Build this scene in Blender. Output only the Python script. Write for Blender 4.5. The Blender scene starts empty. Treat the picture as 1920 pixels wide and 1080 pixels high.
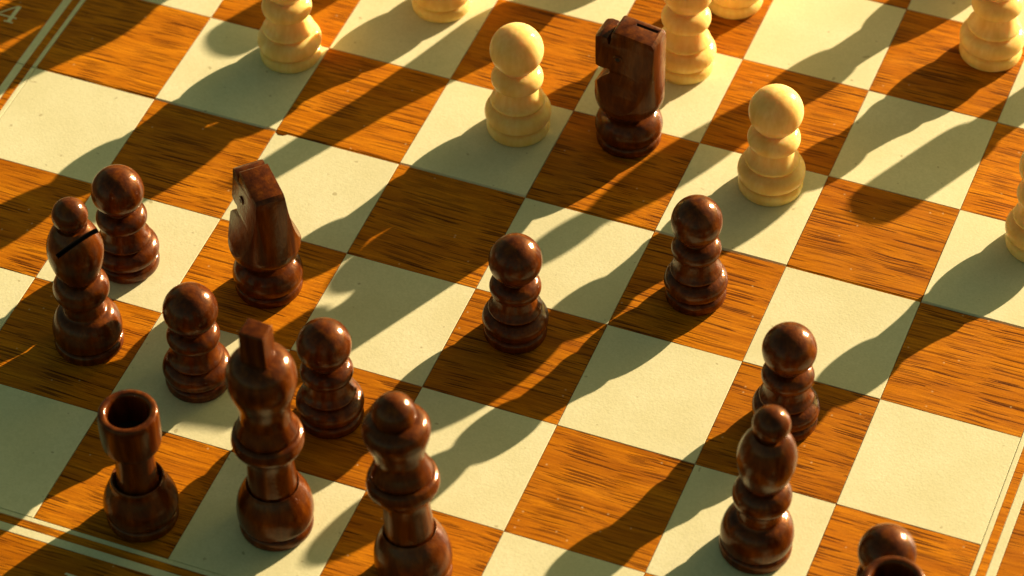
import bpy, bmesh, math, random
from mathutils import Vector, Matrix
random.seed(7)
U = 0.04                      # metres per chess square
C = bpy.context.scene.collection
scene = bpy.context.scene

# ---------------------------------------------------------------- camera
SEAM_GAP, FOLD = -0.01925, -0.02205      # far board half: offset at the seam, slight fold angle
cam_d = bpy.data.cameras.new('camera')
cam = bpy.data.objects.new('camera', cam_d); C.objects.link(cam)
cam.location = (10.46993*U, -12.03704*U, 17.33757*U)
cam.rotation_mode = 'XYZ'
cam.rotation_euler = (0.7563439, 0.0170288, 0.3724721)
cam_d.sensor_width = 36; cam_d.lens = 6276.71/1920*36
cam_d.clip_start = 0.02; cam_d.clip_end = 50
cam_d.dof.use_dof = True
cam_d.dof.focus_distance = 23.6*U
cam_d.dof.aperture_fstop = 17
scene.camera = cam

# ---------------------------------------------------------------- light
SUN_AZ, SUN_EL = 63.4, 14.6              # direction towards the sun, degrees (from +x, counter-clockwise)
w = bpy.data.worlds.new('World'); scene.world = w; w.use_nodes = True
nt = w.node_tree; bg = nt.nodes['Background']
sky = nt.nodes.new('ShaderNodeTexSky'); sky.sky_type = 'NISHITA'; sky.sun_disc = False
sky.sun_elevation = math.radians(SUN_EL); sky.sun_rotation = math.radians(90-SUN_AZ)
sky.dust_density = 3.0; sky.air_density = 1.0; sky.ozone_density = 1.0
tint = nt.nodes.new('ShaderNodeMix'); tint.data_type = 'RGBA'; tint.blend_type = 'MULTIPLY'
tint.inputs[0].default_value = 1
nt.links.new(sky.outputs[0], tint.inputs[6]); tint.inputs[7].default_value = (0.70, 0.72, 0.37, 1)
nt.links.new(tint.outputs[2], bg.inputs[0]); bg.inputs[1].default_value = 0.05
sd = bpy.data.lights.new('sun', 'SUN'); sd.energy = 5.0; sd.angle = math.radians(0.53); sd.color = (1.0, 0.80, 0.54)
sun = bpy.data.objects.new('sun', sd); C.objects.link(sun)
az, el = math.radians(SUN_AZ), math.radians(SUN_EL)
sv = Vector((math.cos(az)*math.cos(el), math.sin(az)*math.cos(el), math.sin(el)))
sun.rotation_euler = sv.to_track_quat('Z', 'Y').to_euler(); sun.location = sv*3
scene.view_settings.view_transform = 'Standard'; scene.view_settings.look = 'None'
scene.view_settings.gamma = 1; scene.view_settings.exposure = 1.55

# ---------------------------------------------------------------- materials
def newmat(name):
    m = bpy.data.materials.new(name); m.use_nodes = True
    return m, m.node_tree, m.node_tree.nodes['Principled BSDF']
def N(nt, t, **kw):
    n = nt.nodes.new(t)
    for k, v in kw.items(): setattr(n, k, v)
    return n
def coords(nt, scale, rnd=60.0):
    """object coordinates in squares, shifted for every object, then scaled"""
    tc = N(nt, 'ShaderNodeTexCoord'); oi = N(nt, 'ShaderNodeObjectInfo')
    mu = N(nt, 'ShaderNodeMath', operation='MULTIPLY'); mu.inputs[1].default_value = rnd
    nt.links.new(oi.outputs['Random'], mu.inputs[0])
    cb = N(nt, 'ShaderNodeCombineXYZ'); nt.links.new(mu.outputs[0], cb.inputs[0]); nt.links.new(mu.outputs[0], cb.inputs[1]); nt.links.new(mu.outputs[0], cb.inputs[2])
    sc = N(nt, 'ShaderNodeVectorMath', operation='SCALE'); sc.inputs['Scale'].default_value = 1/U
    nt.links.new(tc.outputs['Object'], sc.inputs[0])
    ad = N(nt, 'ShaderNodeVectorMath', operation='ADD'); nt.links.new(sc.outputs[0], ad.inputs[0]); nt.links.new(cb.outputs[0], ad.inputs[1])
    return ad.outputs[0]
def scaled(nt, vec, s):
    m = N(nt, 'ShaderNodeVectorMath', operation='MULTIPLY'); nt.links.new(vec, m.inputs[0]); m.inputs[1].default_value = s
    return m.outputs[0]
def noise(nt, vec, scale, detail=4, rough=.55, dist=0):
    n = N(nt, 'ShaderNodeTexNoise'); nt.links.new(vec, n.inputs['Vector'])
    n.inputs['Scale'].default_value = scale; n.inputs['Detail'].default_value = detail
    n.inputs['Roughness'].default_value = rough; n.inputs['Distortion'].default_value = dist
    return n.outputs['Fac']
def ramp(nt, fac, stops):
    r = N(nt, 'ShaderNodeValToRGB'); nt.links.new(fac, r.inputs[0])
    e = r.color_ramp.elements
    while len(e) < len(stops): e.new(.5)
    for k, (p, c) in enumerate(stops):
        e[k].position = p; e[k].color = (*c, 1) if len(c) == 3 else (c[0],)*3+(1,)
    return r.outputs[0]
def mix(nt, fac, a, b, mode='MIX'):
    m = N(nt, 'ShaderNodeMix', data_type='RGBA', blend_type=mode)
    for s, v in ((0, fac), (6, a), (7, b)):
        if isinstance(v, bpy.types.NodeSocket): nt.links.new(v, m.inputs[s])
        else: m.inputs[s].default_value = v if s == 0 else (*v, 1)
    return m.outputs[2]
def bump(nt, bsdf, h, strength, dist):
    b = N(nt, 'ShaderNodeBump'); b.inputs['Strength'].default_value = strength; b.inputs['Distance'].default_value = dist*U
    nt.links.new(h, b.inputs['Height']); nt.links.new(b.outputs[0], bsdf.inputs['Normal'])

def mat_walnut():
    m, nt, b = newmat('brown_veneer')
    v = coords(nt, 1)
    warp = noise(nt, scaled(nt, v, (.8, 1.2, 1)), 1.0, 2)
    wv = N(nt, 'ShaderNodeVectorMath', operation='SCALE'); nt.links.new(warp, wv.inputs[0]); wv.inputs['Scale'].default_value = .10
    wy = N(nt, 'ShaderNodeVectorMath', operation='MULTIPLY'); nt.links.new(wv.outputs[0], wy.inputs[0]); wy.inputs[1].default_value = (0, 1, 0)
    vv = N(nt, 'ShaderNodeVectorMath', operation='ADD'); nt.links.new(v, vv.inputs[0]); nt.links.new(wy.outputs[0], vv.inputs[1]); v = vv.outputs[0]
    broad = noise(nt, scaled(nt, v, (.7, 5.5, 1)), 1.3, 3)
    col = ramp(nt, broad, [(.3, (.50, .148, .0025)), (.5, (.61, .197, .004)), (.72, (.71, .25, .006))])
    fine = noise(nt, scaled(nt, v, (2.2, 60, 1)), 1.0, 5, .7)
    col = mix(nt, ramp(nt, fine, [(.38, (.6,)), (.62, (0,))]), col, (.24, .060, .0025))
    # short dark pores: stretched cells, each a thin tapering dash of its own length and strength
    oi = N(nt, 'ShaderNodeObjectInfo')
    def dashes(sx, sy, lo, hi, soft, keep):
        wob = noise(nt, scaled(nt, v, (sx*2.2, sy*.9, 1)), 1.0, 2, .6)
        wb = N(nt, 'ShaderNodeMath', operation='MULTIPLY_ADD'); nt.links.new(wob, wb.inputs[0]); wb.inputs[1].default_value = .30; wb.inputs[2].default_value = -.15
        vo = N(nt, 'ShaderNodeTexVoronoi', voronoi_dimensions='2D', feature='F1'); vo.inputs['Scale'].default_value = 1
        vo.inputs['Randomness'].default_value = 1
        nt.links.new(scaled(nt, v, (sx, sy, 1)), vo.inputs['Vector'])
        d = N(nt, 'ShaderNodeMath', operation='ADD'); nt.links.new(vo.outputs['Distance'], d.inputs[0]); nt.links.new(wb.outputs[0], d.inputs[1])
        cs = N(nt, 'ShaderNodeSeparateColor'); nt.links.new(vo.outputs['Color'], cs.inputs[0])
        th = N(nt, 'ShaderNodeMapRange'); nt.links.new(cs.outputs[0], th.inputs[0]); th.inputs[1].default_value = keep; th.inputs[2].default_value = 1
        th.inputs[3].default_value = lo; th.inputs[4].default_value = hi
        e = N(nt, 'ShaderNodeMath', operation='SUBTRACT'); nt.links.new(th.outputs[0], e.inputs[0]); nt.links.new(d.outputs[0], e.inputs[1])
        m = N(nt, 'ShaderNodeMapRange'); nt.links.new(e.outputs[0], m.inputs[0]); m.inputs[1].default_value = 0; m.inputs[2].default_value = soft
        st = N(nt, 'ShaderNodeMath', operation='MULTIPLY'); nt.links.new(m.outputs[0], st.inputs[0])
        s2 = N(nt, 'ShaderNodeMapRange'); nt.links.new(cs.outputs[1], s2.inputs[0]); s2.inputs[3].default_value = .5; s2.inputs[4].default_value = 1.0
        nt.links.new(s2.outputs[0], st.inputs[1])
        return st.outputs[0]
    m1 = dashes(1.8, 44, .05, .45, .09, .10)
    m2 = dashes(3.0, 78, -.02, .42, .10, .15)
    pore = mix(nt, 1.0, m1, m2, 'LIGHTEN')
    dens = ramp(nt, noise(nt, scaled(nt, v, (.8, 2.6, 1)), 1.5, 2), [(.34, (.5,)), (.52, (1,))])
    pore = mix(nt, 1.0, pore, dens, 'MULTIPLY')
    col = mix(nt, pore, col, (.085, .020, .0012))
    oi2 = N(nt, 'ShaderNodeObjectInfo'); tone = ramp(nt, oi2.outputs['Random'], [(0, (.82, .80, .8)), (.5, (1, 1, 1)), (1, (1.1, 1.12, 1.1))])
    col = mix(nt, 1.0, col, tone, 'MULTIPLY')
    sp = noise(nt, v, 70, 1)
    col = mix(nt, ramp(nt, sp, [(.35, (.22,)), (.6, (0,))]), col, (.30, .085, .003))
    # a few pale specks of dust and nicks in the varnish
    vs = N(nt, 'ShaderNodeTexVoronoi', voronoi_dimensions='2D', feature='F1'); vs.inputs['Scale'].default_value = 11; nt.links.new(v, vs.inputs['Vector'])
    ce = N(nt, 'ShaderNodeSeparateColor'); nt.links.new(vs.outputs['Color'], ce.inputs[0])
    sel = N(nt, 'ShaderNodeMath', operation='GREATER_THAN'); nt.links.new(ce.outputs[0], sel.inputs[0]); sel.inputs[1].default_value = .95
    near = N(nt, 'ShaderNodeMapRange'); nt.links.new(vs.outputs['Distance'], near.inputs[0]); near.inputs[1].default_value = .11; near.inputs[2].default_value = .04; near.inputs[4].default_value = .4
    spk = N(nt, 'ShaderNodeMath', operation='MULTIPLY'); nt.links.new(sel.outputs[0], spk.inputs[0]); nt.links.new(near.outputs[0], spk.inputs[1])
    col = mix(nt, spk.outputs[0], col, (.75, .52, .25))
    nt.links.new(col, b.inputs['Base Color'])
    ro = ramp(nt, noise(nt, v, 5, 3), [(.3, (.42,)), (.7, (.58,))]); nt.links.new(ro, b.inputs['Roughness'])
    b.inputs['Specular IOR Level'].default_value = .05
    inv = mix(nt, 1.0, (1, 1, 1), pore, 'SUBTRACT')
    bump(nt, b, inv, .25, .008)
    return m
def mat_pale(name='pale_veneer', k=1.0):
    m, nt, b = newmat(name)
    v = coords(nt, 1)
    sp = noise(nt, v, 55, 2, .7)
    blot = noise(nt, v, 2.2, 3)
    col = ramp(nt, blot, [(.3, (.70*k, .64*k, .38*k)), (.7, (.78*k, .72*k, .46*k))])
    col = mix(nt, ramp(nt, sp, [(.3, (.34,)), (.6, (0,))]), col, (.55*k, .50*k, .25*k))
    sp2 = noise(nt, v, 26, 2, .6)
    col = mix(nt, ramp(nt, sp2, [(.36, (.20,)), (.62, (0,))]), col, (.58*k, .55*k, .30*k))
    spot = noise(nt, v, 17, 1, .3)
    col = mix(nt, ramp(nt, spot, [(.20, (.5,)), (.235, (0,))]), col, (.30, .22, .09))
    nt.links.new(col, b.inputs['Base Color'])
    ro = ramp(nt, noise(nt, v, 6, 3), [(.3, (.45,)), (.7, (.6,))]); nt.links.new(ro, b.inputs['Roughness'])
    b.inputs['Specular IOR Level'].default_value = .12
    bump(nt, b, noise(nt, v, 60, 3), .12, .01)
    return m
def mat_piece(name, c0, c1, c2, rough, coat, sss=0, gloss_bump=.14, grain=(15, 15, 1.8), amber=None):
    m, nt, b = newmat(name)
    v = coords(nt, 1)
    g = noise(nt, scaled(nt, v, grain), 1.0, 5, .6, .15)
    col = ramp(nt, g, [(.3, c0), (.5, c1), (.72, c2)])
    fine = noise(nt, scaled(nt, v, (30, 30, 5)), 1.0, 3, .6)
    col = mix(nt, ramp(nt, fine, [(.35, (.45,)), (.6, (0,))]), col, c0)
    nt.links.new(col, b.inputs['Base Color'])
    b.inputs['Roughness'].default_value = rough
    b.inputs['Specular IOR Level'].default_value = .02
    b.inputs['Coat Weight'].default_value = coat; b.inputs['Coat IOR'].default_value = 1.38
    cr = ramp(nt, noise(nt, v, 7, 3), [(.35, (.08,)), (.7, (.17,))]); nt.links.new(cr, b.inputs['Coat Roughness'])
    if sss:
        b.inputs['Subsurface Weight'].default_value = sss
        b.inputs['Subsurface Radius'].default_value = (1, .62, .22); b.inputs['Subsurface Scale'].default_value = .13*U
    h1 = noise(nt, v, 6, 2, .5); h2 = noise(nt, v, 46, 3, .65)
    h = N(nt, 'ShaderNodeMath', operation='MULTIPLY_ADD'); nt.links.new(h2, h.inputs[0]); h.inputs[1].default_value = .5; nt.links.new(h1, h.inputs[2])
    bump(nt, b, h.outputs[0], gloss_bump, .03)
    bn = [n for n in nt.nodes if n.type == 'BUMP'][0]
    nt.links.new(bn.outputs[0], b.inputs['Coat Normal'])
    if amber:      # the stained lacquer sends back tinted, half-blurred reflections
        g2 = N(nt, 'ShaderNodeBsdfGlossy'); g2.inputs['Roughness'].default_value = .30
        nt.links.new(mix(nt, g, tuple(x*.6 for x in amber), amber), g2.inputs['Color'])
        nt.links.new(bn.outputs[0], g2.inputs['Normal'])
        mx = N(nt, 'ShaderNodeMixShader'); mx.inputs[0].default_value = .05
        out = [n for n in nt.nodes if n.type == 'OUTPUT_MATERIAL'][0]
        nt.links.new(b.outputs[0], mx.inputs[1]); nt.links.new(g2.outputs[0], mx.inputs[2]); nt.links.new(mx.outputs[0], out.inputs['Surface'])
    return m
def mat_plain(name, c, r=.6):
    m, nt, b = newmat(name)
    v = coords(nt, 1)
    f = noise(nt, v, 6, 4)
    nt.links.new(ramp(nt, f, [(.3, tuple(x*.8 for x in c)), (.7, tuple(x*1.15 for x in c))]), b.inputs['Base Color'])
    b.inputs['Roughness'].default_value = r
    return m
M = dict(
    brown=mat_walnut(), pale=mat_pale(),
    dark=mat_piece('dark_varnished_wood', (.036, .0055, .0003), (.088, .0170, .0004), (.175, .0420, .0008), .5, .8, amber=(.42, .13, .010)),
    white=mat_piece('pale_varnished_wood', (.80, .49, .13), (.89, .60, .20), (.92, .68, .28), .42, .5, .7, .12, (8, 8, 1.2)),
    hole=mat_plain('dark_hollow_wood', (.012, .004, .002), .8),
    rawwood=mat_plain('bare_board_core', (.10, .045, .015), .8),
    table=mat_plain('table_wood', (.16, .08, .035), .5))

# ---------------------------------------------------------------- object helpers
def finish(bm, name, mats, parent=None, angle=38, smooth=True):
    me = bpy.data.meshes.new(name)
    bm.normal_update()
    bm.transform(Matrix.Scale(U, 4)); bm.to_mesh(me); bm.free()
    for m in (mats if isinstance(mats, (list, tuple)) else [mats]): me.materials.append(m)
    if smooth:
        for p in me.polygons: p.use_smooth = True
        me.set_sharp_from_angle(angle=math.radians(angle))
    o = bpy.data.objects.new(name, me); C.objects.link(o)
    if parent: o.parent = parent
    return o
def empty(name, loc, rot=(0, 0, 0), parent=None):
    o = bpy.data.objects.new(name, None); C.objects.link(o)
    o.empty_display_size = .2*U
    o.location = tuple(c*U for c in loc); o.rotation_euler = rot
    if parent: o.parent = parent
    return o
def tag(o, label, cat, group=None):
    o['label'] = label; o['category'] = cat
    if group: o['group'] = group
def copy_tree(o, parent=None):
    c = o.copy(); C.objects.link(c)
    if parent: c.parent = parent
    for ch in list(o.children): copy_tree(ch, c)
    return c
def dense(pts, n=4):
    """Catmull-Rom through the points of one smooth run"""
    if len(pts) < 3: return list(pts)
    out = []
    for i in range(len(pts)-1):
        p0 = pts[max(i-1, 0)]; p1 = pts[i]; p2 = pts[i+1]; p3 = pts[min(i+2, len(pts)-1)]
        for k in range(n):
            t = k/n
            out.append(tuple(.5*((2*b)+(-a+c)*t+(2*a-5*b+4*c-d)*t*t+(-a+3*b-3*c+d)*t**3) for a, b, c, d in zip(p0, p1, p2, p3)))
    out.append(pts[-1])
    return [(max(r, 0), z) for r, z in out]
def lathe_bm(runs, seg=72, bm=None, mat_index=0, s=1.0, zs=1.0):
    bm = bm or bmesh.new()
    pts = []
    for run in runs:
        d = dense(run)
        if pts and abs(pts[-1][0]-d[0][0]) < 1e-6 and abs(pts[-1][1]-d[0][1]) < 1e-6: d = d[1:]
        pts += d
    prev = None
    for r, z in pts:
        r *= s; z *= s*zs
        if r < 1e-5: ring = [bm.verts.new((0, 0, z))]
        else: ring = [bm.verts.new((r*math.cos(2*math.pi*k/seg), r*math.sin(2*math.pi*k/seg), z)) for k in range(seg)]
        if prev:
            for k in range(seg):
                a = prev[k % len(prev)]; b = prev[(k+1) % len(prev)]; c = ring[(k+1) % len(ring)]; d = ring[k % len(ring)]
                vs = []
                for q in (a, b, c, d):
                    if q not in vs: vs.append(q)
                if len(vs) > 2: bm.faces.new(vs).material_index = mat_index
        prev = ring
    return bm
def arc(zc, r, z_from, n=12):
    """sphere arc from height z_from (below the centre) up to the top"""
    a0 = math.asin((z_from-zc)/r)
    return [(r*math.cos(a0+(math.pi/2-a0)*k/n) if k < n else 0.0, zc+r*math.sin(a0+(math.pi/2-a0)*k/n)) for k in range(n+1)]
def sample(pts, n):
    return pts
def board_pos(u, v, z=0):
    if v < 4: return (u, v, z), 0.0
    d = v-4
    return (u, 4+SEAM_GAP+d*math.cos(FOLD)-z*math.sin(FOLD), d*math.sin(FOLD)+z*math.cos(FOLD)), FOLD

# ---------------------------------------------------------------- table and board
tb = bmesh.new()
bmesh.ops.create_cube(tb, size=1)
bmesh.ops.scale(tb, vec=(60, 60, .8), verts=tb.verts); bmesh.ops.translate(tb, vec=(4, 4, -1.42), verts=tb.verts)
t = finish(tb, 'table_top', M['table'], smooth=False); t['kind'] = 'structure'

board = empty('chess_board', (4, 4, -1.02))
tag(board, 'folding wooden chessboard with pale and brown squares under all the chess pieces', 'chessboard')
def in_parent(o, parent, loc_rel): o.parent = parent; o.location = tuple(c*U for c in loc_rel)
halves = []
def slab_bm(x0, y0, x1, y1, top=0.0, bot=-.05, bev=.0018, cut=None, front=None):
    """thin slab, top edges bevelled; cut = list of outline points to use instead of the rectangle"""
    bm = bmesh.new()
    out = cut or [(x0, y0), (x1, y0), (x1, y1), (x0, y1)]
    cx = sum(p[0] for p in out)/len(out); cy = sum(p[1] for p in out)/len(out)
    def ins(p): return (p[0]+(bev if p[0] < cx else -bev), p[1]+((front or bev) if p[1] < cy else -bev))
    lo = [bm.verts.new((p[0], p[1], bot)) for p in out]
    mi = [bm.verts.new((p[0], p[1], top-bev)) for p in out]
    up = [bm.verts.new((*ins(p), top)) for p in out]
    if front:
        for a_, p in zip(mi, out):
            if p[1] < cy: a_.co.z = top-.010
    n = len(out)
    for a, b in ((lo, mi), (mi, up)):
        for k in range(n): bm.faces.new((a[k], a[(k+1) % n], b[(k+1) % n], b[k]))
    bm.faces.new(up); bm.faces.new(lo[::-1])
    return bm
G = .0022           # half the joint between neighbouring pieces
sq_mesh = {}
for side in (0, 1):
    if side == 0: h_loc, h_rot = (-4, -4, 1.02), 0.0
    else: h_loc, h_rot = (-4, SEAM_GAP, 1.02), FOLD
    y0h, y1h = (-.8, 4+SEAM_GAP-.004) if side == 0 else (0.0, 4.8)
    body = slab_bm(-.8, y0h, 8.8, y1h, top=-.02, bot=-1.0, bev=.01)
    hb = finish(body, 'board_half', M['rawwood'], board, smooth=False)
    hb.location = tuple(c*U for c in h_loc); hb.rotation_euler = (h_rot, 0, 0)
    halves.append(hb)
    for i in range(8):
        for j in range(4):
            v = j if side == 0 else j+4
            colour = 'brown' if (i+v) % 2 == 0 else 'pale'
            key = (colour, side == 0 and j == 3, side == 0 and (i, j) == (2, 3), side == 1 and j == 0)
            if key not in sq_mesh:
                y1 = 1-G
                if key[1]: y1 = 1+SEAM_GAP-.006
                cut = None
                if key[2]: cut = [(G, G), (1-G, G), (1-G, y1), (.10, y1), (.075, y1-.022), (.03, y1-.03), (.012, y1-.012), (G, y1-.010)]
                s_ = finish(slab_bm(G, G, 1-G, y1, cut=cut, front=.014 if key[3] else None), 'square', M[colour], smooth=False)
                sq_mesh[key] = s_.data
            else:
                s_ = bpy.data.objects.new('square', sq_mesh[key]); C.objects.link(s_)
            s_.parent = hb
            s_.location = (i*U, (j)*U, random.uniform(-.0006, .0006)*U)
    rings = [('pale_inner_line', .0015, .038, 'pale'), ('border_strip', .038, .100, 'brown'), ('pale_border_line', .100, .165, 'pale'), ('border_panel', .165, .80, 'brown')]
    for nm, a, b, mt in rings:
        g = .0012
        if side == 0:
            ye = 4+SEAM_GAP-.006
            rects = [(-b+g, -b+g, -a-g, ye), (8+a+g, -b+g, 8+b-g, ye), (-a+g, -b+g, 8+a-g, -a-g)]
        else:
            rects = [(-b+g, .002, -a-g, 4+b-g), (8+a+g, .002, 8+b-g, 4+b-g), (-a+g, 4+a+g, 8+a-g, 4+b-g)]
        for x0, y0, x1, y1 in rects:
            finish(slab_bm(x0, y0, x1, y1, bev=.002), nm, M[mt], hb, smooth=False).location = (0, 0, -.0004*U)
def flat_glyph(name, polys, parent, x, y, z=.0):
    bm = bmesh.new()
    for poly in polys:
        up = [bm.verts.new((px, py, .0022)) for px, py in poly]; lo = [bm.verts.new((px, py, -.004)) for px, py in poly]
        n = len(poly)
        bm.faces.new(up)
        for k in range(n): bm.faces.new((lo[k], lo[(k+1) % n], up[(k+1) % n], up[k]))
    o = finish(bm, name, M['pale'], parent, smooth=False); o.location = (x*U, y*U, z*U)
    return o
# rank number 4: thick stem, thin diagonal and crossbar, slab serif
flat_glyph('rank_number', [
    [(.000, -.085), (.032, -.085), (.032, .100), (.000, .100)],
    [(.000, .100), (.000, .082), (-.098, -.030), (-.112, -.030)],
    [(-.112, -.030), (-.098, -.030), (.0, -.030), (.0, -.043), (-.112, -.043)],
    [(.032, -.030), (.058, -.030), (.058, -.043), (.032, -.043)],
    [(-.022, -.085), (-.022, -.098), (.055, -.098), (.055, -.085)]], halves[1], -.46, .49)
flat_glyph('file_letter', [
    [(-.030, -.100), (.000, -.100), (.000, .085), (-.030, .085)],
    [(-.055, .085), (.065, .085), (.058, .098), (-.050, .098)],
    [(.052, .085), (.065, .085), (.067, .045), (.058, .045)],
    [(.000, .008), (.040, .008), (.040, -.006), (.000, -.006)],
    [(-.050, -.100), (.020, -.100), (.020, -.112), (-.050, -.112)]], halves[0], 2.47, -.445)

# ---------------------------------------------------------------- piece profiles (radius, height), in squares
FOOT = [[(0, 0), (.200, 0)], [(.200, 0), (.218, .010), (.2255, .045), (.217, .082), (.186, .100)]]
def foot(r): k = r/.2255; return [[(a*k, z) for a, z in run] for run in FOOT]

def build_pawn(mat, name, s=1.0):
    t = empty(name, (0, 0, 0))
    finish(lathe_bm(foot(.2255), s=s), 'base', M[mat], t)
    finish(lathe_bm([[(.186, .100), (.214, .112), (.232, .14), (.234, .175), (.222, .208), (.196, .232), (.164, .246)],
                     [(.164, .246), (.161, .255), (.178, .260)], [(.178, .260), (.189, .270), (.188, .284), (.172, .303), (.155, .333), (.144, .368), (.138, .392), (.130, .410)]], s=s), 'body', M[mat], t)
    finish(lathe_bm([[(.130, .410), (.152, .418), (.175, .442), (.182, .475), (.174, .508), (.148, .538), (.106, .556)]], s=s), 'collar', M[mat], t)
    finish(lathe_bm([[(.106, .556), (.100, .569)], arc(.727, .187, .569)], s=s), 'head', M[mat], t)
    return t
def build_bishop(mat, name, slot=None, s=1.0):
    t = empty(name, (0, 0, 0))
    finish(lathe_bm(foot(.245), s=s), 'base', M[mat], t)
    finish(lathe_bm([[(.186*.245/.2255, .100), (.235, .112), (.244, .15), (.243, .20), (.226, .27), (.195, .322), (.155, .345)],
                     [(.155, .345), (.143, .358), (.142, .39), (.138, .43), (.140, .47)]], s=s), 'body', M[mat], t)
    finish(lathe_bm([[(.140, .47), (.172, .492), (.192, .53), (.196, .575), (.184, .622), (.155, .662), (.120, .680)]], s=s), 'collar', M[mat], t)
    bm = lathe_bm([[(0, .68), (.120, .68)], [(.120, .68), (.146, .72), (.175, .81), (.193, .90), (.194, .98), (.178, 1.05), (.148, 1.12), (.108, 1.17)], [(.108, 1.17), (0, 1.17)]], s=s)
    mo = finish(bm, 'mitre', M[mat], t)
    if slot is not None:                       # a diagonal saw cut into the mitre
        along, depth = Vector(slot[0]).normalized(), Vector(slot[1]).normalized()
        nrm = along.cross(depth).normalized()
        cb = bmesh.new(); bmesh.ops.create_cube(cb, size=1)
        bmesh.ops.scale(cb, vec=(.42, .40, .034), verts=cb.verts)
        bmesh.ops.translate(cb, vec=(.085, .235, 0), verts=cb.verts)
        rot = Matrix((along, depth, nrm)).transposed().to_4x4()
        bmesh.ops.transform(cb, matrix=Matrix.Translation((0, 0, .965)) @ rot, verts=cb.verts)
        cutter = finish(cb, 'cutter', M['hole'], smooth=False)
        boolean(mo, cutter, 'DIFFERENCE')
    finish(lathe_bm([[(.088, 1.165), (.084, 1.176), (.095, 1.192)], arc(1.272, .124, 1.192)], s=s), 'finial', M[mat], t)
    return t
def boolean(o, cutter, op, keep=False):
    md = o.modifiers.new('cut', 'BOOLEAN'); md.object = cutter; md.operation = op; md.solver = 'EXACT'
    try: md.material_mode = 'TRANSFER'
    except Exception: pass
    dg = bpy.context.evaluated_depsgraph_get(); dg.update()
    me = bpy.data.meshes.new_from_object(o.evaluated_get(dg), depsgraph=dg)
    o.modifiers.clear(); o.data = me
    if not keep: bpy.data.objects.remove(cutter)
    for p in me.polygons: p.use_smooth = True
    me.set_sharp_from_angle(angle=math.radians(30))
def build_rook(mat, name, s=1.0):
    t = empty(name, (0, 0, 0))
    finish(lathe_bm(foot(.243), s=s), 'base', M[mat], t)
    finish(lathe_bm([[(.186*.243/.2255, .100), (.238, .112), (.250, .145), (.251, .19), (.240, .245), (.216, .305), (.190, .36), (.181, .398)],
                     [(.181, .398), (.172, .414), (.158, .402), (.146, .372)],
                     [(.146, .372), (.138, .43), (.133, .52), (.132, .62), (.138, .72)]], s=s), 'body', M[mat], t)
    finish(lathe_bm([[(.138, .72), (.156, .728), (.178, .745)], [(.178, .745), (.194, .775), (.200, .84), (.201, .92), (.201, 1.00), (.196, 1.055), (.184, 1.070), (.160, 1.072), (.145, 1.062), (.138, 1.04)],
                     [(.138, 1.04), (.134, .95), (.130, .82)]], s=s), 'turret', M[mat], t)
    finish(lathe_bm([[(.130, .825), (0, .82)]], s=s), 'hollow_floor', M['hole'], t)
    return t
def build_royal(mat, name, kind, s=1.0):
    t = empty(name, (0, 0, 0))
    finish(lathe_bm(foot(.250), s=s), 'base', M[mat], t)
    finish(lathe_bm([[(.186*.25/.2255, .100), (.246, .112), (.257, .15), (.258, .21), (.246, .29), (.216, .37), (.184, .425)],
                     [(.184, .425), (.177, .438), (.168, .428), (.161, .405)],
                     [(.161, .405), (.163, .45), (.162, .50), (.158, .58), (.155, .66), (.160, .73), (.172, .775)]], s=s), 'body', M[mat], t)
    finish(lathe_bm([[(.172, .775), (.200, .800), (.222, .83)], [(.222, .83), (.237, .862), (.240, .90), (.230, .945)],
                     [(.230, .945), (.212, .958), (.196, .960)], [(.196, .960), (.204, .985), (.196, 1.02), (.180, 1.06), (.168, 1.10)]], s=s), 'collar', M[mat], t)
    if kind == 'king':
        finish(lathe_bm([[(.168, 1.10), (.166, 1.14), (.168, 1.20), (.183, 1.27), (.208, 1.35), (.226, 1.43), (.229, 1.50), (.217, 1.57), (.188, 1.625), (.14, 1.66), (.07, 1.678), (0, 1.682)]], s=s), 'crown', M[mat], t)
        bm = bmesh.new()
        prof = [(-.104, 1.50), (-.092, 1.68), (-.086, 1.945), (.086, 1.945), (.092, 1.68), (.104, 1.50)]
        f = [bm.verts.new((x, -.085, z)) for x, z in prof]; k = [bm.verts.new((x, .060, z)) for x, z in prof]
        bm.faces.new(f[::-1]); bm.faces.new(k)
        for i in range(6): bm.faces.new((f[i], f[(i+1) % 6], k[(i+1) % 6], k[i]))
        bmesh.ops.recalc_face_normals(bm, faces=bm.faces)
        bmesh.ops.bevel(bm, geom=list(bm.edges), offset=.012, segments=3, affect='EDGES', profile=.6)
        bmesh.ops.rotate(bm, cent=(0, 0, 0), matrix=Matrix.Rotation(KING_TURN, 3, 'Z'), verts=bm.verts)
        finish(bm, 'cross_finial', M[mat], t)
    else:
        finish(lathe_bm([[(.168, 1.10), (.164, 1.125), (.168, 1.16), (.185, 1.22), (.212, 1.30), (.222, 1.355)], [(.222, 1.355), (.218, 1.395), (.198, 1.43), (.165, 1.452), (.138, 1.46)]], s=s), 'crown', M[mat], t)
        finish(lathe_bm([arc(1.50, .143, 1.46)], s=s), 'ball_finial', M[mat], t)
    return t
KING_TURN = math.radians(-2)
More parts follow.
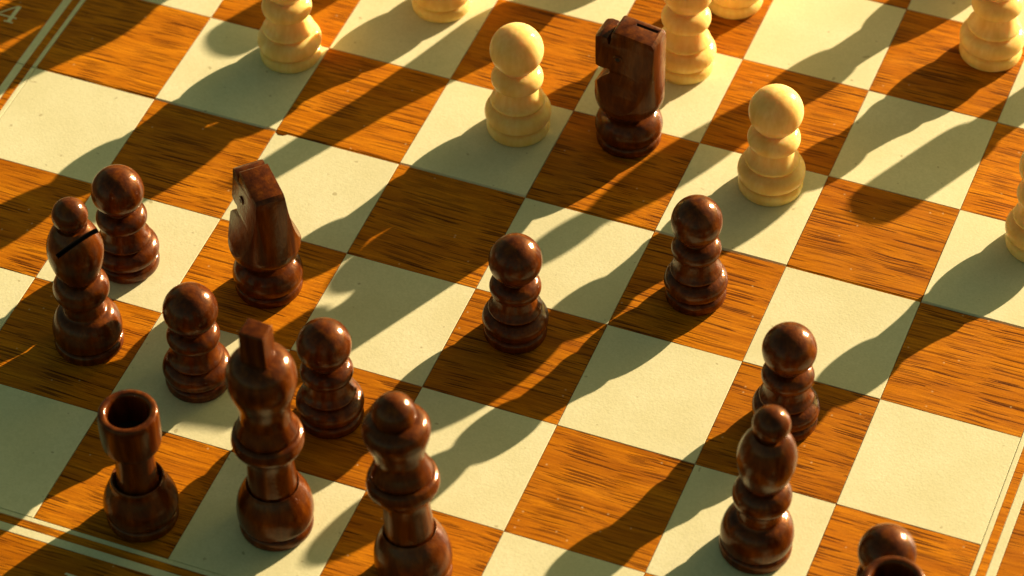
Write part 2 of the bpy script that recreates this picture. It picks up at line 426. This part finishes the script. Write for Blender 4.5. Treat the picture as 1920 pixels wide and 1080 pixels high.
def build_knight(mat, name, mane_slot=False):
    t = empty(name, (0, 0, 0))
    finish(lathe_bm(foot(.243)), 'base', M[mat], t)
    finish(lathe_bm([[(.186*.243/.2255, .100), (.238, .11), (.250, .145), (.249, .19), (.230, .245), (.195, .285), (.160, .300)],
                     [(.160, .300), (.146, .312), (.148, .332)]]), 'body', M[mat], t)
    head = finish(lathe_bm([[(0, .325), (.148, .325)], [(.148, .325), (.185, .345), (.225, .385), (.250, .435), (.258, .49)], [(.258, .49), (.256, .60), (.256, 1.3)], [(.256, 1.3), (0, 1.3)]], seg=96), 'head', M[mat], t)
    def prism(poly, axis):
        bm = bmesh.new()
        if axis == 'y': a = [bm.verts.new((x, -.5, z)) for x, z in poly]; b = [bm.verts.new((x, .5, z)) for x, z in poly]
        else: a = [bm.verts.new((-.5, y, z)) for y, z in poly]; b = [bm.verts.new((.5, y, z)) for y, z in poly]
        n = len(poly)
        bm.faces.new(a); bm.faces.new(b[::-1])
        for i in range(n): bm.faces.new((a[i], b[i], b[(i+1) % n], a[(i+1) % n]))
        bmesh.ops.recalc_face_normals(bm, faces=bm.faces)
        return finish(bm, 'cutter', M[mat], smooth=False)
    side = [(-.3, .1), (-.3, .50), (-.262, .55), (-.244, .64), (-.236, .80), (-.232, .93), (-.228, 1.075), (-.205, 1.103), (.085, 1.130), (.104, 1.116), (.112, 1.06),
            (.114, 1.010), (.126, 1.004), (.140, 1.052), (.195, 1.056), (.238, 1.035), (.264, .99), (.270, .93), (.262, .865), (.235, .815), (.195, .793), (.150, .785), (.108, .792), (.098, .772), (.106, .752), (.125, .738),
            (.165, .705), (.205, .650), (.238, .580), (.262, .50), (.3, .44), (.3, .1)]
    half = [(.3, .1), (.3, .42), (.257, .462), (.228, .52), (.198, .59), (.172, .67), (.150, .76), (.134, .85), (.120, .94), (.108, 1.05), (.098, 1.2)]
    front = [(y, z) for y, z in half] + [(-y, z) for y, z in reversed(half)]
    sb = bmesh.new(); bmesh.ops.create_cube(sb, size=1)
    bmesh.ops.scale(sb, vec=(.17, .026, .10), verts=sb.verts); bmesh.ops.translate(sb, vec=(-.105, -.055, 1.125), verts=sb.verts)
    slot = finish(sb, 'cutter', M['hole'], smooth=False)
    boolean(head, prism(side, 'y'), 'INTERSECT'); boolean(head, prism(front, 'x'), 'INTERSECT')
    if mane_slot: boolean(head, slot, 'DIFFERENCE')
    else: bpy.data.objects.remove(slot)
    md = head.modifiers.new('bevel', 'BEVEL'); md.width = .017*U; md.segments = 2; md.limit_method = 'ANGLE'; md.angle_limit = math.radians(34); md.harden_normals = False
    dg = bpy.context.evaluated_depsgraph_get(); dg.update()
    me = bpy.data.meshes.new_from_object(head.evaluated_get(dg), depsgraph=dg); head.modifiers.clear(); head.data = me
    for p in me.polygons: p.use_smooth = True
    me.set_sharp_from_angle(angle=math.radians(55))
    for sgn in (-1, 1):
        bm = bmesh.new()
        seg = 20
        R1, R2 = .024, .009
        for k in range(seg):
            for l in range(8):
                pass
        vs = [[bm.verts.new(((R1+R2*math.cos(l*math.pi/4))*math.cos(k*2*math.pi/seg)*1.15, R2*.6*math.sin(l*math.pi/4), (R1+R2*math.cos(l*math.pi/4))*math.sin(k*2*math.pi/seg))) for l in range(8)] for k in range(seg)]
        for k in range(seg):
            for l in range(8): bm.faces.new((vs[k][l], vs[(k+1) % seg][l], vs[(k+1) % seg][(l+1) % 8], vs[k][(l+1) % 8]))
        cvs = [bm.verts.new((.018*math.cos(k*2*math.pi/12), .003*sgn, .018*math.sin(k*2*math.pi/12))) for k in range(12)]
        bm.faces.new(cvs).material_index = 1
        bmesh.ops.recalc_face_normals(bm, faces=bm.faces)
        o = finish(bm, 'eye', [M[mat], M['hole']], t); o.location = (.045*U, sgn*.1285*U, .895*U)
    return t

def place(o, u, v, turn=0.0, zs=1.0, xs=1.0, lean=(0, 0)):
    """stand a piece on the board; lean = how far the axis moves sideways per unit of height"""
    loc, rx = board_pos(u, v, 0.0015)
    o.location = tuple(c*U for c in loc)
    ax = Vector((lean[0], lean[1]-math.sin(rx), math.cos(rx))).normalized()
    q = Vector((0, 0, 1)).rotation_difference(ax)
    o.rotation_mode = 'QUATERNION'
    o.rotation_quaternion = q @ Matrix.Rotation(turn, 3, 'Z').to_quaternion(); o.scale = (xs, xs, zs)

# ---------------------------------------------------------------- dark pieces
DG = 'dark brown chess pawns'
pawn0 = None
for u, v, t_, xs, zs, lab in [
    (4.42, 2.70, .3, 1.0, 1.0, 'dark pawn alone on a brown square near the middle of the board'),
    (1.57, 2.36, 1.1, 1.0, 1.0, 'dark pawn standing on a pale square directly behind the leftmost bishop'),
    (2.52, 1.51, 2.0, 1.0, 1.0, 'dark pawn on a pale square between the slotted bishop and the king'),
    (3.52, 1.53, 2.9, 1.0, 1.0, 'dark pawn on a brown square just right of the king and behind the queen'),
    (5.49, 3.48, 4.0, .98, 1.03, 'dark pawn on a brown square below the front right cream pawn'),
    (6.45, 2.58, 5.1, 1.0, 1.0, 'dark pawn half hidden behind the right-hand bishop with the round knob'),
    (7.565, 1.14, .9, 1.0, 1.0, 'dark pawn at the bottom right edge, overlapped by the rim of a rook')]:
    if pawn0 is None: p = pawn0 = build_pawn('dark', 'chess_pawn')
    else: p = copy_tree(pawn0)
    place(p, u, v, t_, zs*random.uniform(.985, 1.015), xs*random.uniform(.985, 1.015), lean=(random.uniform(-.018, .018), random.uniform(-.018, .018))); tag(p, lab, 'chess pawn', DG)
b = build_bishop('dark', 'chess_bishop', slot=((.622, .687, .376), (.261, -.635, .727))); place(b, 1.65, 1.57)
tag(b, 'dark bishop at the left edge with a slanted saw cut across its rounded mitre', 'chess bishop')
b = build_bishop('dark', 'chess_bishop'); place(b, 6.61, 1.455, lean=(.05, .0))
tag(b, 'dark bishop at lower right with no cut showing, standing in front of a dark pawn', 'chess bishop')
k1 = build_knight('dark', 'chess_knight'); place(k1, 2.61, 2.51, math.radians(135), zs=.975)
tag(k1, 'dark knight at left seen from behind, its notched cheek turned left', 'chess knight', 'dark chess knights')
k2 = build_knight('dark', 'chess_knight', mane_slot=True); place(k2, 4.49, 4.86, math.radians(176), zs=.965)
tag(k2, 'dark knight among the cream pawns at the top, broad side to the camera', 'chess knight', 'dark chess knights')
r = build_rook('dark', 'chess_rook'); place(r, 2.69, .27)
tag(r, 'dark rook with hollow round top standing at lower left, left of the king', 'chess rook', 'dark chess rooks')
r2 = copy_tree(r); place(r2, 7.73, .68)
tag(r2, 'dark rook at the bottom right corner of which only the hollow rim shows', 'chess rook', 'dark chess rooks')
k = build_royal('dark', 'chess_king', 'king'); place(k, 3.56, .52)
tag(k, 'dark king with a flat slab finial, tallest piece at lower left', 'chess king')
q = build_royal('dark', 'chess_queen', 'queen'); place(q, 4.59, .455, zs=.98, lean=(-.085, .06))
tag(q, 'dark queen with round ball finial, cut by the bottom edge', 'chess queen')

# ---------------------------------------------------------------- cream pieces
WG = 'cream chess pawns'
wp = None
for u, v, t_, xs, zs, lab in [
    (3.68, 4.68, .4, 1.0, 1.0, 'cream pawn on a pale square left of the upper dark knight, wholly in view'),
    (5.632, 4.75, 1.5, 1.0, .985, 'whole cream pawn on a pale square, right of the upper knight'),
    (1.76, 4.82, 2.2, 1.0, 1.0, 'cream pawn at top left with its head cut off by the top edge'),
    (2.62, 5.77, 3.0, 1.0, 1.0, 'cream piece at the top edge showing only its base, left of the whole cream pawn'),
    (4.605, 5.76, 3.9, .98, 1.0, 'cream pawn directly behind the right side of the upper dark knight'),
    (4.72, 6.61, 4.4, .96, 1.0, 'cream piece at the top edge showing only its foot, behind the pawn at the knight'),
    (6.74, 6.73, 5.0, 1.0, 1.0, 'cream pawn in the top right corner with its head cut off by the edge'),
    (7.62, 4.85, 5.8, 1.0, 1.0, 'cream pawn cut by the right edge of the picture, only its left flank showing')]:
    if wp is None: p = wp = build_pawn('white', 'chess_pawn', s=1.05)
    else: p = copy_tree(wp)
    place(p, u, v, t_, zs*random.uniform(.985, 1.015), xs*random.uniform(.985, 1.015), lean=(random.uniform(-.018, .018), random.uniform(-.018, .018))); tag(p, lab, 'chess pawn', WG)

# pieces standing just beyond the top edge; their shadows reach into the picture
r = build_rook('white', 'chess_rook', s=1.03); place(r, 2.76, 7.80, zs=.86); tag(r, 'cream rook beyond the top edge, on the back row left of the knight', 'chess rook', 'cream chess rooks')
r2 = copy_tree(r); place(r2, 7.99, 7.95, zs=.90); tag(r2, 'cream rook beyond the top edge, at the far right corner of the board', 'chess rook', 'cream chess rooks')
kk = build_royal('white', 'chess_king', 'king'); place(kk, 1.60, 7.45, xs=1.15); tag(kk, 'cream king beyond the top left edge, left of the cream rook', 'chess king')
kn = build_knight('white', 'chess_knight'); place(kn, 3.85, 7.05, math.radians(-115)); tag(kn, 'cream knight beyond the top edge, behind the cream pawns', 'chess knight')
bb = build_bishop('white', 'chess_bishop'); place(bb, 6.45, 7.75); tag(bb, 'cream bishop beyond the top edge, between the corner rook and knight', 'chess bishop', 'cream chess bishops')
b2 = copy_tree(bb); place(b2, 1.206, 7.647); tag(b2, 'cream bishop beyond the top left edge, farthest left of all', 'chess bishop', 'cream chess bishops')
